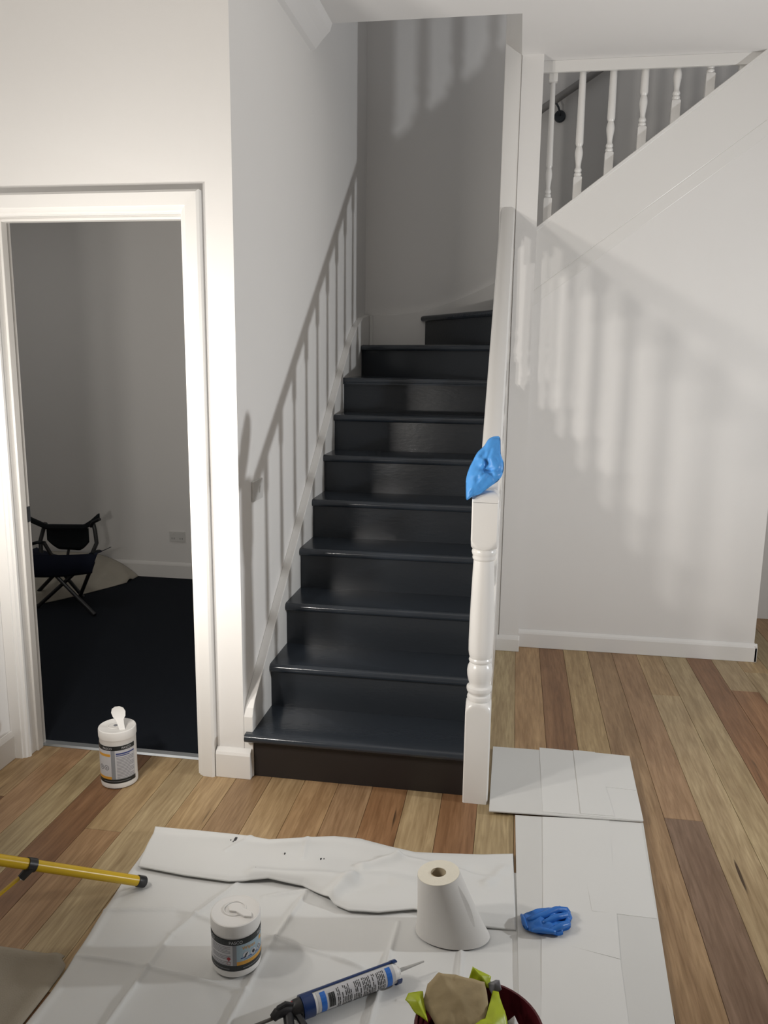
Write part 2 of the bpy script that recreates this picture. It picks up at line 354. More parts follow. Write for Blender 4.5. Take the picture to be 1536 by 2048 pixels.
# upper string on the under-stair wall
up=lambda x,o: zs(x)+o
G().prism([(.992,up(.992,0)),(2.042,up(2.042,0)),(2.20,up(2.042,0)),(2.20,2.82),(.992,up(.992,-.292))],1,1.655,YR).obj('upper_string',M['trim'],ST,bevel=.002)
G().prism([(.992,up(.992,-.292)),(2.20,2.82),(2.20,2.745),(.992,up(.992,-.366))],1,1.664,YR).obj('string_moulding',M['trim'],ST,bevel=.001)
G().prism([(.985,up(.985,-.004)),(2.03,up(2.03,-.004)),(2.03,up(2.03,.018)),(.985,up(.985,.018))],1,1.648,1.765).obj('upper_capping',M['trim'],ST,bevel=.003)
box('void_trim',(.992,2.06,1.676,1.694,2.962,HC),M['trim'],ST,.002)

# ------------------------------------------------------------------ balustrades
def rounded_sq(c,h,z,n=6,rad=.004):
    pts=[]
    for sx,sy,a0 in ((1,1,0),(-1,1,PI/2),(-1,-1,PI),(1,-1,1.5*PI)):
        for i in range(n):
            a=a0+PI/2*i/(n-1); pts.append((c[0]+sx*(h-rad)+rad*math.cos(a),c[1]+sy*(h-rad)+rad*math.sin(a),z))
    return pts
def circ(c,rr,z,n=24):
    return [(c[0]+rr*math.cos(PI/4*0+2*PI*i/n),c[1]+rr*math.sin(2*PI*i/n),z) for i in range(n)]
def sqr(c,h,z,rmax,n=64):
    pts=[]
    for i in range(n):
        a=2*PI*(i+.5)/n; d=min(h/max(abs(math.cos(a)),abs(math.sin(a))),rmax); pts.append((c[0]+d*math.cos(a),c[1]+d*math.sin(a),z))
    return pts
def block(gg,c,h,z0,z1,rt,down=False):
    # square block whose end is turned off to a round: corners drop away first
    D=h*1.38; k=[(0,D),(.0,D),(.18,D*.985),(.38,D*.94),(.58,D*.87),(.76,D*.79),(.90,D*.70),(.97,D*.60),(1.0,rt)]
    zz=[z0]+[z1-(1-t)*.044*(1 if z1>z0 else -1) for t,_ in k[1:]]
    gg.rings([sqr(c,h,z,rr) for z,(t,rr) in zip(zz,k)])
BA=empty('stair_balustrade',(0.84,0.02,0),'white balustrade of the lower flight with a thick turned newel post','balustrade')
nc=(0.840,0.020); gg=G(); h=.045
block(gg,nc,h,0,.384,.033)
prof=[(.034,.378),(.041,.384),(.043,.392),(.041,.400),(.036,.404),(.037,.408),(.043,.414),(.0455,.424),(.0445,.432),(.037,.438),(.036,.443),(.040,.455),(.044,.472),(.0452,.490),(.043,.507),(.038,.518),(.0355,.522),(.039,.526),(.0405,.531),(.039,.536),(.037,.540),(.0405,.550),(.0425,.565),(.043,.60),(.042,.68),(.040,.76),(.0375,.84),(.0355,.888),(.035,.893),(.039,.898),(.040,.903),(.0385,.908),(.0405,.914),(.043,.922),(.041,.930),(.034,.936)]
gg.lathe((nc[0],nc[1],0),prof,28)
block(gg,nc,h,1.10,.932,.033)
gg.rings([rounded_sq(nc,h,1.099),rounded_sq(nc,h,1.118),rounded_sq(nc,h-.006,1.130),rounded_sq(nc,h-.02,1.138)])
gg.obj('newel_post',M['trim'],BA,smooth='auto')
gg=G(); n2=(0.846,1.63); gg.rings([rounded_sq(n2,.041,.02),rounded_sq(n2,.041,4.0)]); gg.obj('upper_newel_post',M['trim'],BA,smooth='auto')
# handrail
def rail_ring(y):
    z=1.070+.787*y; s=[(-.030,-.062),(.030,-.062),(.030,-.046),(.036,-.040),(.036,-.018),(.030,-.006),(.018,0),(-.018,0),(-.030,-.006),(-.036,-.018),(-.036,-.040),(-.030,-.046)]
    return [(0.847+a,y,z+b) for a,b in s]
G().rings([rail_ring(.06),rail_ring(1.60)]).obj('handrail',M['trim'],BA,smooth='auto')
def baluster(c,z0,z1,sqb,sqt,name,parent,slim=1.0):
    gg=G(); h=.021
    zb=z0+sqb; zt=z1-sqt; L=zt-zb
    gg.rings([rounded_sq(c,h,z0-.03,4,.002),rounded_sq(c,h,zb-.006,4,.002),rounded_sq(c,h*.8,zb,4,.002)])
    p=[(.013,zb-.002),(.018,zb+.004),(.0195,zb+.010),(.018,zb+.016),(.0135,zb+.020),(.0175,zb+.025),(.0185,zb+.031),(.0165,zb+.037),(.0125,zb+.043),(.0130,zb+.058),(.0160,zb+.078),(.0195,zb+.100),(.0200,zb+.116),(.0165,zb+.134),(.0135,zb+.142),(.0165,zb+.148),(.0195,zb+.156)]
    p+= [(.0195-.0055*t,zb+.156+(L-.156)*t) for t in (.15,.35,.6,.85,.98,1.0)]
    gg.lathe((c[0],c[1],0),[(a*slim,b) for a,b in p],14)
    if sqt>0: gg.rings([rounded_sq(c,h*.75,zt-.004,4,.002),rounded_sq(c,h,zt,4,.002),rounded_sq(c,h,z1,4,.002)])
    return gg.obj(name,M['trim'],parent,smooth='auto')
for i in range(10):
    y=.197+.161*i
    if y>1.57: break
    baluster((.842,y),.312+.787*(y-.06)-.0,1.070+.787*y-.05,.11,.10,'baluster',BA)
UB=empty('upper_balustrade',(1.4,1.72,2.4),'white balusters above the diagonal string at upper right','balustrade')
for i,x in enumerate([1.043,1.186,1.333,1.483,1.635,1.786,1.935]):
    zb=zs(x)+.014
    if i==0: baluster((x,1.716),zb,3.012,.115,.085,'baluster',UB,.85)
    else: baluster((x,1.716),zb,zb+.80,.105,.0,'baluster',UB)
# wall handrail of the upper flight
WR=empty('wall_handrail',(1.1,YB,2.97),'grey handrail on a dark round bracket behind the upper balusters','handrail')
G().tube([(0.97,2.395,2.971),(1.0,2.395,2.990),(1.30,2.395,3.181),(2.2,2.395,3.76)],.021,12).obj('rail',M['rail_grey'],WR,smooth='auto')
gd=G(); gd.rings([[(1.110+.033*math.cos(2*PI*i/20)*s,yy,2.966+.033*math.sin(2*PI*i/20)*s) for i in range(20)] for yy,s in ((YB,1),(YB-.014,1),(YB-.018,.85))])
gd.obj('bracket_plate',M['grey_metal'],WR,smooth='auto')
G().tube([(1.110,YB-.016,2.970),(1.107,2.415,2.978),(1.098,2.397,3.000),(1.085,2.395,3.022)],.006,8).obj('bracket_arm',M['grey_metal'],WR,smooth='auto')

# made-up fill light, added unseen to brighten the side room
CL=empty('fill_light',(-2.3,1.2,2.75),'added round fill light under the dim room ceiling, out of view','fill light')
G().lathe((-2.3,1.2,2.70),[(.15,.05),(.155,.03),(.15,.02)],32).obj('base_ring',M['white_pl'],CL,smooth='auto')
G().lathe((-2.3,1.2,2.665),[(.0005,0),(.06,.004),(.11,.016),(.14,.036),(.145,.055)],32).obj('fill_disc',emis('fill_glow',(1,.98,.95),ROOM_FILL),CL,smooth=True)
# switch and outlet
SW=empty('light_switch',(XL,.215,1.075),'white switch plate on the stair wall among baluster shadows','switch')
box('plate',(XL,XL+.008,.155,.275,1.035,1.112),M['plate'],SW,.002)
box('rocker',(XL+.007,XL+.012,.222,.238,1.062,1.086),M['plate'],SW,.001)
OU=empty('power_outlet',(-1.41,2.62,.305),'double power point low on the dim room wall','outlet')
box('plate',(-1.468,-1.352,2.611,2.62,.268,.342),M['plate'],OU,.002)
for x in (-1.44,-1.38): box('switch',(x-.008,x+.008,2.608,2.612,.318,.332),M['plate'],OU,.001)
for x in (-1.44,-1.38):
    for dx in (-.008,.008): box('socket_slot',(x+dx-.0015,x+dx+.0015,2.6105,2.612,.285,.298),M['black'],OU)

# ------------------------------------------------------------------ work lights
def work_light(name,c,heads,aim,feet,leg_z,power,label,colr):
    W=empty(name,(c[0],c[1],0),label,'work light')
    col=Vector((c[0],c[1],0))
    zh=heads[0][2]
    G().tube([(c[0],c[1],.07),(c[0],c[1],.62)],.017,14).obj('column',M['yellow'],W,smooth='auto')
    G().tube([(c[0],c[1],.60),(c[0],c[1],zh-.06)],.012,12).obj('mast',M['screw'],W,smooth='auto')
    G().tube([(c[0],c[1],.585),(c[0],c[1],.64)],.024,12).obj('mast_clamp',M['black'],W,smooth='auto')
    G().tube([(c[0],c[1],leg_z-.03),(c[0],c[1],leg_z+.03)],.030,14).obj('hub',M['black'],W,smooth='auto')
    G().tube([(c[0],c[1],.075),(c[0],c[1],.105)],.026,14).obj('lower_collar',M['black'],W,smooth='auto')
    for f in feet:
        fv=Vector(f); top=Vector((c[0],c[1],leg_z)); d=(top-fv).normalized(); top=top-d*.02
        lg=G().tube([fv+d*.012,top],.0150,16).obj('leg',M['yellow'],W,smooth='auto')
        G().tube([fv,fv+d*.003,fv+d*.026,fv+d*.028],[.0150,.0170,.0170,.0155],16).obj('rubber_foot',M['black'],lg,smooth='auto')
        q=fv+d*((top-fv).length*.625)
        side=d.cross(Vector((0,0,1))).normalized(); dn=side.cross(d).normalized()
        if dn.z>0: dn=-dn
        cl=G().tube([q-d*.012,q+d*.012],.0185,14)
        cl.box(*[t for a in range(3) for t in (0,0)]) if False else None
        e=q+dn*.036+d*.012
        cl.tube([q-side*.006+dn*.004,e-side*.006],[.013,.011],10)
        cl.obj('clamp',M['black'],lg,smooth='auto')
        for pnt in (q+dn*.018,e):
            n_=(CAM-pnt).normalized(); n_=side if side.dot(n_)>0 else -side
            G().tube([pnt+n_*.006,pnt+n_*.0095],.0042,10).obj('screw',M['screw'],lg,smooth='auto')
        G().tube([e,Vector((c[0],c[1],.09))],.0075,8,.5).obj('strut',M['yellow'],lg,smooth='auto')
    a=Vector(aim).normalized(); sx=a.cross(Vector((0,0,1))).normalized(); uz=sx.cross(a).normalized()
    hs=[Vector(q) for q in heads]
    e0=Vector((c[0],c[1],zh-.06))
    if len(hs)>1: G().tube([hs[0]-a*.05-Vector((0,0,.06)),e0,hs[1]-a*.05-Vector((0,0,.06))],.011,8).obj('crossbar',M['black'],W,smooth='auto')
    for q in hs:
        def bx(w_,h_,d0,d1):
            v=[]
            for dd in (d0,d1):
                for sw,sh in ((-1,-1),(1,-1),(1,1),(-1,1)): v.append(tuple(q+sx*sw*w_+uz*sh*h_+a*dd))
            return v,[(0,3,2,1),(4,5,6,7),(0,1,5,4),(1,2,6,5),(2,3,7,6),(3,0,4,7)]
        hd=G(); hd.add(*bx(.085,.065,-.045,-.006)); ho=hd.obj('lamp_head',M['yellow'],W,bevel=.006)
        G().add(*bx(.072,.052,-.007,-.003)).obj('led_panel',M['led'],ho)
        gg=G(); s=-1
        gg.tube([q-sx*.09-a*.025,q-sx*.09-a*.03-Vector((0,0,.075)),q+sx*.09-a*.03-Vector((0,0,.075)),q+sx*.09-a*.025],.005,6); gg.obj('yoke',M['black'],ho,smooth='auto')
        ld=bpy.data.lights.new('lamp_glow','AREA'); ld.shape='RECTANGLE'; ld.size=.11; ld.size_y=.08; ld.energy=power; ld.color=colr
        lo=bpy.data.objects.new('lamp_glow',ld); COL.objects.link(lo)
        lo.matrix_world=Matrix(((sx.x,uz.x,-a.x,q.x),(sx.y,uz.y,-a.y,q.y),(sx.z,uz.z,-a.z,q.z),(0,0,0,1)))
    return W
work_light('work_light',(-.46,-1.06),[(-.56,-.95,1.125),(-.36,-1.17,1.125)],(.52,.84,.31),
   [(-.113,-.674,.0185),(-.93,-.80,.017),(-.50,-1.60,.017)],.33,LAMP_LEFT_W,'yellow tubular tripod leg with black rubber foot on the white sheet',(1,.95,.885))
work_light('work_light',(3.57,-.23),[(3.50,-.23,1.15)],(-1,.03,.22),
   [(3.27,.13,.017),(3.27,-.59,.017),(4.02,-.23,.017)],.33,LAMP_RIGHT_W,'second tripod work light standing right of the view, facing the stairs',(.955,.98,1.0))

# ------------------------------------------------------------------ drop sheets
def fbm(x,y,s,o=0): return noise.noise(Vector((x*s+o,y*s-o,o*.37)))
def ridge(d,w_): return math.exp(-(d/w_)**2)
def seg_d(x,y,a,b):
    ax,ay=a;bx_,by=b; dx,dy=bx_-ax,by-ay; t=max(0,min(1,((x-ax)*dx+(y-ay)*dy)/(dx*dx+dy*dy)))
    return math.hypot(x-ax-t*dx,y-ay-t*dy), t
SH=empty('drop_sheet',(.4,-.8,0),'large creased white drop sheet with its back edge folded over','drop sheet')
cre=[((-.19,-.80),(.02,-.76)),((.02,-.76),(.20,-.80)),((.20,-.80),(.50,-.86)),((.17,-.58),(.05,-.86)),((.05,-.86),(.02,-1.3)),((.37,-.62),(.33,-.86)),((.33,-.86),(.30,-1.25)),
     ((.50,-.86),(.60,-.89)),((.66,-.70),(.63,-1.3)),((.0,-.98),(.33,-1.02)),((-.16,-.98),(.0,-.98)),((.84,-.70),(.86,-1.4)),((.25,-.66),(.40,-.60)),((.70,-.98),(1.0,-.97))]
ledge=[(-.41,-.203),(-.50,-.193),(-.62,-.190),(-.71,-.185),(-.85,-.176),(-.99,-.165),(-1.11,-.160),(-1.19,-.164),(-1.9,-.19)]
def interp(tab,t):
    for (a,b),(c,d) in zip(tab,tab[1:]):
        if (a>=t>=c) or (a<=t<=c): return b+(d-b)*((t-a)/(c-a))
    return tab[0][1] if abs(t-tab[0][0])<abs(t-tab[-1][0]) else tab[-1][1]
def main_fn(u,v):
    y=-.41-v*1.45; xl=interp(ledge,y)+.004*fbm(y,0,9,3); x=xl+(1.0-xl)*u
    z=.0030+.0022*max(0,fbm(x,y,5,1.3))
    for i,(a,b) in enumerate(cre):
        d,t=seg_d(x,y,a,b); s=math.sin(PI*min(1,max(.04,t)))**.35
        z+=(.0075*ridge(d,.0055)+.0034*ridge(d,.022))*s
    e=min(u*(1.0-xl),1)
    z+=.003*ridge(e-.012,.010)
    return Vector((x,y,z))
G().grid(main_fn,240,280,.0012).obj('sheet_body',M['sheet'],SH,smooth=True)
top=[(-.203,-.395),(-.054,-.388),(.12,-.389),(.191,-.396),(.284,-.370),(.395,-.338),(.478,-.332),(.583,-.358),(.667,-.373),(.826,-.352),(.978,-.318)]
bot=[(-.168,-.602),(-.012,-.618),(.131,-.622),(.246,-.595),(.356,-.605),(.427,-.635),(.465,-.668),(.513,-.687),(.60,-.680),(.697,-.648),(.802,-.664),(.888,-.682),(.988,-.674)]
def flap_fn(u,v):
    x=-.203+u*1.181; yt=interp(top,x); xb=-.168+u*1.156; yb=interp(bot,xb)
    xx=x+(xb-x)*v; y=yt+(yb-yt)*v
    env=math.sin(PI*min(1,v*1.02))**.6
    puff=.012+.022*ridge(u-.55,.16)+.010*ridge(u-.30,.10)
    z=.012+.010*v+puff*env*(.55+.6*fbm(xx,y,6,4.2))
    # rolled back edge on the left, broad folds on the right
    z+=.013*ridge(v-.07,.07)*(1-u)
    for a,b,hh,ww in (((.52,-.50),(.62,-.44),.016,.016),((.62,-.44),(.76,-.45),.012,.016),((.50,-.56),(.44,-.665),.014,.018),((.90,-.50),(.955,-.40),.016,.018),((.80,-.46),(.90,-.46),.009,.014),((.13,-.40),(.08,-.50),.004,.008),((.31,-.36),(.33,-.50),.004,.008),((.20,-.585),(.50,-.575),.012,.020)):
        d,t=seg_d(xx,y,a,b); z+=hh*ridge(d,ww)
    for a,b,hh,ww in (((.55,-.50),(.68,-.50),.012,.03),((.52,-.60),(.60,-.56),.010,.03),((.86,-.44),(.93,-.46),.010,.025)):
        d,t=seg_d(xx,y,a,b); z-=hh*ridge(d,ww)
    # right end lies flat
    k=max(0,(u-.86)/.14); z=z*(1-.65*k)
    z=max(z,.009)
    # front edge folds under
    if v>.93: q=(v-.93)/.07; z=z*(1-.22*q*q)
    return Vector((xx,y,z))
fl=G().grid(flap_fn,240,80,.004)
fl.obj('folded_flap',M['sheet'],SH,smooth=True)
for sx_,sy_,rr,el in ((.085,-.432,.007,2.6),(.072,-.438,.003,1),(.083,-.446,.003,1),(.268,-.490,.0035,1.3),(.385,-.492,.004,1.4),(.394,-.488,.003,1),(.20,-.575,.003,1.6)):
    x_=sx_; u=(x_+.203)/1.181; yt=interp(top,x_); yb=interp(bot,x_); v=(sy_-yt)/(yb-yt); z=flap_fn(u,v).z
    G().add([(x_+rr*.6*math.cos(a)*(1+.3*math.sin(3*a)),sy_+rr*el*math.sin(a),z+.0012+.012*0) for a in [2*PI*i/10 for i in range(10)]]+[(x_+rr*.6*math.cos(a),sy_+rr*el*math.sin(a),z-.002) for a in [2*PI*i/10 for i in range(10)]],
        [tuple(range(10)),tuple(range(10,20))]+[(i,(i+1)%10,10+(i+1)%10,10+i) for i in range(10)]).obj('paint_spot',M['splat'],SH)
# narrow folded sheet on the right
S2=empty('paper_runner',(1.2,-.6,0),'long folded white sheet beside the blue glove on the floor','drop sheet')
def quadsheet(c4,z,th,name,parent,matl,wv=.0012,nu=24,nv=40,sd=0):
    a,b,c,d=[Vector((*q,0)) for q in c4]
    def fn(u,v):
        p=a.lerp(b,u).lerp(d.lerp(c,u),v); return Vector((p.x,p.y,z+wv*(1+fbm(p.x,p.y,7,2+sd))))
    return G().grid(fn,nu,nv,th).obj(name,matl,parent,smooth='auto')
quadsheet([(.984,-.090),(1.420,-.057),(1.325,-1.60),(1.005,-1.60)],.0085,.006,'sheet_body',S2,M['sheet1'])
quadsheet([(1.078,-.085),(1.305,-.066),(1.262,-.745),(1.062,-.702)],.0100,.0025,'folded_layer',S2,M['sheet2'],.0012,16,30,4)
quadsheet([(1.190,-.10),(1.412,-.062),(1.385,-.560),(1.205,-.560)],.0096,.0022,'folded_layer',S2,M['sheet2'],.0010,16,30,6)
quadsheet([(1.058,-.690),(1.262,-.735),(1.238,-1.60),(1.03,-1.60)],.0094,.0014,'folded_layer',S2,M['sheet2'],.0010,16,30,8)
S3=empty('paper_sheet',(1.15,.16,0),'small folded white sheet at the foot of the newel post','drop sheet')
quadsheet([(.893,.397),(1.433,.410),(1.418,-.062),(.893,-.091)],.0165,.004,'sheet_body',S3,M['sheet1'],.0008,24,20,1)
quadsheet([(1.080,.420),(1.434,.412),(1.420,-.060),(1.079,-.064)],.0176,.0024,'folded_layer',S3,M['sheet2'],.0006,20,20,2)
quadsheet([(1.222,.418),(1.434,.411),(1.424,.143),(1.228,.150)],.0186,.0022,'folded_layer',S3,M['sheet2'],.0006,16,12,3)
quadsheet([(1.215,.421),(1.300,.419),(1.325,-.05),(1.210,-.055)],.0194,.0018,'folded_layer',S3,M['sheet2'],.0005,12,20,5)
# canvas drop cloth bottom left
def cloth_fn(u,v):
    y=-.975-v*.75+.006*fbm(u*3,0,2,5); xr=-.165-.02*v if v>.02 else -.185
    x=-.90+u*(xr+.90); y+= -.02*u*u*(1-v)
    z=.004+.010*max(0,fbm(x,y,5,8))+.010*ridge(v-.02,.03)*(.4+u)+.008*ridge(u-.97,.03)*(1-v)
    return Vector((x,y,z))
tag(G().grid(cloth_fn,60,50,.003).obj('drop_cloth',M['beige'],None,smooth=True),'beige canvas drop cloth at the bottom left corner of the floor','drop cloth')

# ------------------------------------------------------------------ canisters
def text_mesh(s,height,width=None):
    cu=bpy.data.curves.new('t','FONT'); cu.body=s; cu.align_x='CENTER'; cu.align_y='CENTER'; cu.resolution_u=2
    ob=bpy.data.objects.new('t',cu); COL.objects.link(ob)
    dg=bpy.context.evaluated_depsgraph_get(); me=bpy.data.meshes.new_from_object(ob.evaluated_get(dg))
    vs=[(v.co.x,v.co.y) for v in me.vertices]; fs=[tuple(p.vertices) for p in me.polygons]
    bpy.data.objects.remove(ob); bpy.data.curves.remove(cu); bpy.data.meshes.remove(me)
    xs=[a for a,b in vs]; ys=[b for a,b in vs]; cx=(min(xs)+max(xs))/2; cy=(min(ys)+max(ys))/2
    sc=height/(max(ys)-min(ys)); sx=width/(max(xs)-min(xs)) if width else sc
    return [((a-cx)*sx,(b-cy)*sc) for a,b in vs],fs
class Can:
    def __init__(s,name,c,R,H,z0,label,twist=0):
        s.c=Vector((c[0],c[1],z0)); s.R=R; s.H=H
        s.e=empty(name,s.c,label,'canister','cleaning wipe canisters')
        d=(CAM-s.c); s.a0=math.atan2(d.y,d.x)
    def P(s,a,z,off=0):
        # a: angle to the right as seen from the camera
        t=s.a0+a; rr=s.R+off; return (s.c.x+rr*math.cos(t),s.c.y+rr*math.sin(t),s.c.z+z)
    def patch(s,a0,a1,z0,z1,off,m,name,n=None):
        n=n or max(2,int(abs(a1-a0)/.12)+1); gg=G(); v=[];f=[]
        for i in range(n+1):
            a=a0+(a1-a0)*i/n
            v+= [s.P(a,z0,off),s.P(a,z1,off),s.P(a,z1,-.001),s.P(a,z0,-.001)]
        for i in range(n):
            for k in range(4): f.append((i*4+k,i*4+(k+1)%4,(i+1)*4+(k+1)%4,(i+1)*4+k))
        f+= [(0,1,2,3),tuple(n*4+k for k in range(4))]
        return (v,f)
    def text(s,t,a,z,h,wd,off):
        vs,fs=text_mesh(t,h,wd); return [s.P(a+x/s.R,z+y,off) for x,y in vs],fs
def canister(name,c,R,H,z0,label,kind):
    C=Can(name,c,R,H,z0,label); e=C.e; cc=tuple(C.c)
    G().lathe(cc,[(R*.90,0),(R*.985,.004),(R,.010),(R,.020),(R*.985,.026),(R*.985,H-.034),(R,H-.032)],48).obj('body',M['white_pl'],e,smooth='auto')
    G().lathe(cc,[(R*.9,H-.033),(R*1.01,H-.033),(R*1.02,H-.030),(R*1.02,H-.006),(R*1.0,H-.0015),(R*.96,H),(R*.90,H-.002)],48).obj('lid',M['white_pl'],e,smooth='auto')
    lb=(.024 if kind==1 else .022); lt=H-(.053 if kind==1 else .038); bh=.016
    def add(nm,parts,m,par):
        gg=G()
        for v,f in parts: gg.add(v,f)
        return gg.obj(nm,m,par)
    lab=None
    A0,A1=(-1.75,.98) if kind==1 else (-1.9,1.9)
    lab=add('label',[C.patch(A0,A1,lb,lt,.0003,None,'')],M['lbl_white'],e)
    add('label_band',[C.patch(A0,A1,lt-bh,lt,.0008,None,'')],M['lbl_black'],lab)
    add('label_band',[C.patch(A0,A1,lb,lb+bh,.0008,None,'')],M['lbl_black'],lab)
    midz=(lb+lt)/2
    if kind==2:
        add('front_panel',[C.patch(0.0,1.6,lb+bh,lt-bh,.0006,None,'')],M['lbl_blue'],lab)
        add('panel_edge',[C.patch(-.16,0.0,lb+bh,lt-bh,.0006,None,'')],mat_grey,lab)
        add('orange_stripe',[C.patch(0.0,1.6,lb+bh,lb+bh+.010,.0009,None,'')],M['lbl_orange'],lab)
        for a in (-1.28,-.02,1.24): add('lettering',[C.text('PASCO',a,lt-bh/2,.0085,.034,.0012)],M['lbl_white'],lab)
        add('lettering',[C.text('Wipes',.52,lt-bh-.013,.013,.038,.0010)],M['lbl_orange'],lab)
        add('orange_mark',[C.patch(1.10,1.28,lt-bh-.017,lt-bh-.007,.0009,None,'')],M['lbl_orange'],lab)
        disc=[]
        for a in (.38,.72,1.06):
            disc.append(([C.P(a+.0085*math.cos(t)/C.R,midz-.003+.0085*math.sin(t),.0010) for t in [2*PI*i/16 for i in range(16)]],[tuple(range(16))]))
        add('pictogram',disc,M['lbl_white'],lab)
        pic=[([C.P(.38+x/C.R,midz-.003+z,.0013) for x,z in ((-.006,-.007),(-.002,-.007),(.002,.0),(.006,.006),(.002,.005),(-.003,-.001))],[tuple(range(6))]),
             ([C.P(.72+.0045*math.cos(t)/C.R,midz-.003+.005*math.sin(t),.0013) for t in [2*PI*i/10 for i in range(10)]],[tuple(range(10))])]
        ring=[C.P(1.06+rr*math.cos(t)/C.R,midz-.003+rr*math.sin(t),.0013) for rr in (.0055,.004) for t in [2*PI*i/12 for i in range(12)]]
        pic.append((ring,[(i,(i+1)%12,12+(i+1)%12,12+i) for i in range(12)]))
        add('pictogram',pic,M['lbl_black'],lab)
        add('small_print',[C.patch(.16,1.25,lb+bh+.0175,lb+bh+.0200,.0009,None,''),C.patch(.3,1.2,lb+bh+.0135,lb+bh+.0145,.0009,None,'')],M['lbl_navy'],lab)
        add('small_print',[C.patch(.25,1.2,lb+.006,lb+.0075,.0011,None,''),C.patch(-1.1,-.3,lb+.006,lb+.0075,.0011,None,'')],M['lbl_grey'],lab)
        ln=[C.patch(-1.15,-.25-.12*(i%3==2),lt-bh-.006-i*.0042,lt-bh-.0046-i*.0042,.0006,None,'') for i in range(13)]
        add('small_print',[q for i,q in enumerate(ln) if i not in (5,9)],M['lbl_grey'],lab)
        add('hazard_diamond',[([C.P(-.32+x/C.R,lb+bh+.020+z,.0009) for x,z in ((0,-.006),(.006,0),(0,.006),(-.006,0))],[(0,1,2,3)])],M['lbl_red'],lab)
        rg=[C.P(-.32+rr*math.cos(t)/C.R,lb+bh+.008+rr*math.sin(t),.0009) for rr in (.005,.0042) for t in [2*PI*i/12 for i in range(12)]]
        add('recycle_mark',[(rg,[(i,(i+1)%12,12+(i+1)%12,12+i) for i in range(12)])],M['lbl_red'],lab)
        # open lid flap lying on top
        q=lambda x,y,z:(C.c.x+x,C.c.y+y,C.c.z+z)
        gg=G(); ol=[(-.022,.006),(-.012,.020),(.008,.020),(.018,.010),(.045,-.004),(.050,-.020),(.030,-.022),(.004,-.008),(-.014,-.008)]
        gg.prism([(C.c.x+a,C.c.y+b) for a,b in ol],2,C.c.z+H-.002,C.c.z+H+.004); gg.obj('lid_flap',M['white_pl'],e,bevel=.0015)
        gg=G(); gg.lathe(q(-.004,.008,H-.003),[(.028,0),(.030,.002),(.028,.0035),(.026,.002)],24,False); gg.obj('dispenser_rim',M['white_pl'],e,smooth='auto')
    else:
        add('front_panel',[C.patch(-1.75,-.42,lb+bh,lt-bh,.0006,None,'')],M['lbl_white'],lab)
        add('panel_edge',[C.patch(-.42,-.20,lb+bh,lt-bh,.0006,None,'')],mat_grey,lab)
        for a in (-.62,.45): add('lettering',[C.text('PASCO',a,lt-bh/2,.0085,.036,.0012)],M['lbl_white'],lab)
        add('brand_name',[C.patch(-1.3,-.45,lt-bh-.024,lt-bh-.014,.0009,None,'')],M['lbl_orange'],lab)
        add('orange_stripe',[C.patch(-1.75,-.42,lb+bh,lb+bh+.010,.0009,None,'')],M['lbl_orange'],lab)
        add('heading_bar',[C.patch(-.14,.92,lt-bh-.016,lt-bh-.011,.0009,None,''),C.patch(-.14,.60,lt-bh-.022,lt-bh-.019,.0009,None,'')],M['lbl_navy'],lab)
        add('small_print',[C.patch(-.12,.88-.25*(i%4==3),lt-bh-.030-i*.0058,lt-bh-.0280-i*.0058,.0006,None,'') for i in range(15)],M['lbl_grey'],lab)
        pic=[]
        for a in (-1.05,-.70):
            rg=[C.P(a+rr*math.cos(t)/C.R,midz-.012+rr*math.sin(t),.0009) for rr in (.010,.0075) for t in [2*PI*i/14 for i in range(14)]]
            pic.append((rg,[(i,(i+1)%14,14+(i+1)%14,14+i) for i in range(14)]))
            pic.append(C.patch(a-.04,a+.04,midz-.015,midz-.009,.0009,None,''))
        add('pictogram',pic,M['lbl_grey'],lab)
        add('small_print',[C.patch(-.9,.6,lb+.007,lb+.0085,.0011,None,'')],M['lbl_grey'],lab)
        # upright flap
        ux=Vector((-math.sin(C.a0),math.cos(C.a0),0)); base=C.c+Vector((.020,.0,H-.002))
        fw=Vector((math.cos(C.a0),math.sin(C.a0),0)); gg=G(); rs=[]
        for t,wd,dz,bk in ((0,.010,0,.028),(.2,.011,.010,.020),(.4,.012,.022,.012),(.52,.014,.031,.004),(.62,.022,.040,-.002),(.78,.025,.055,-.008),(.92,.020,.068,-.010),(1,.008,.075,-.010)):
            p=base+fw*bk+Vector((0,0,dz))-ux*(.014*t)
            rs.append([tuple(p-ux*wd-fw*.0015),tuple(p+ux*wd-fw*.0015),tuple(p+ux*wd+fw*.0015),tuple(p-ux*wd+fw*.0015)])
        gg.rings(rs); gg.obj('lid_flap',M['white_pl'],e,smooth='auto')
        G().lathe((C.c.x-.006,C.c.y,C.c.z+H-.003),[(.026,0),(.028,.002),(.026,.0035),(.024,.002)],24,False).obj('dispenser_rim',M['white_pl'],e,smooth='auto')
        G().lathe((C.c.x-.006,C.c.y,C.c.z+H-.002),[(.006,0),(.0075,.0022),(.002,.0024)],12).obj('dispenser_slot',M['lbl_grey'],e,smooth='auto')
    return e
mat_grey=mat('label_grey_panel',(0.24,0.25,0.27),0.5)
canister('wipes_canister',(-.483,-.103),.0665,.222,0.0005,'tall white wipes canister with upright lid flap by the doorway',1)
canister('wipes_canister',(.262,-.924),.0635,.150,.0075,'short white wipes canister with torn-open lid on the drop sheet',2)

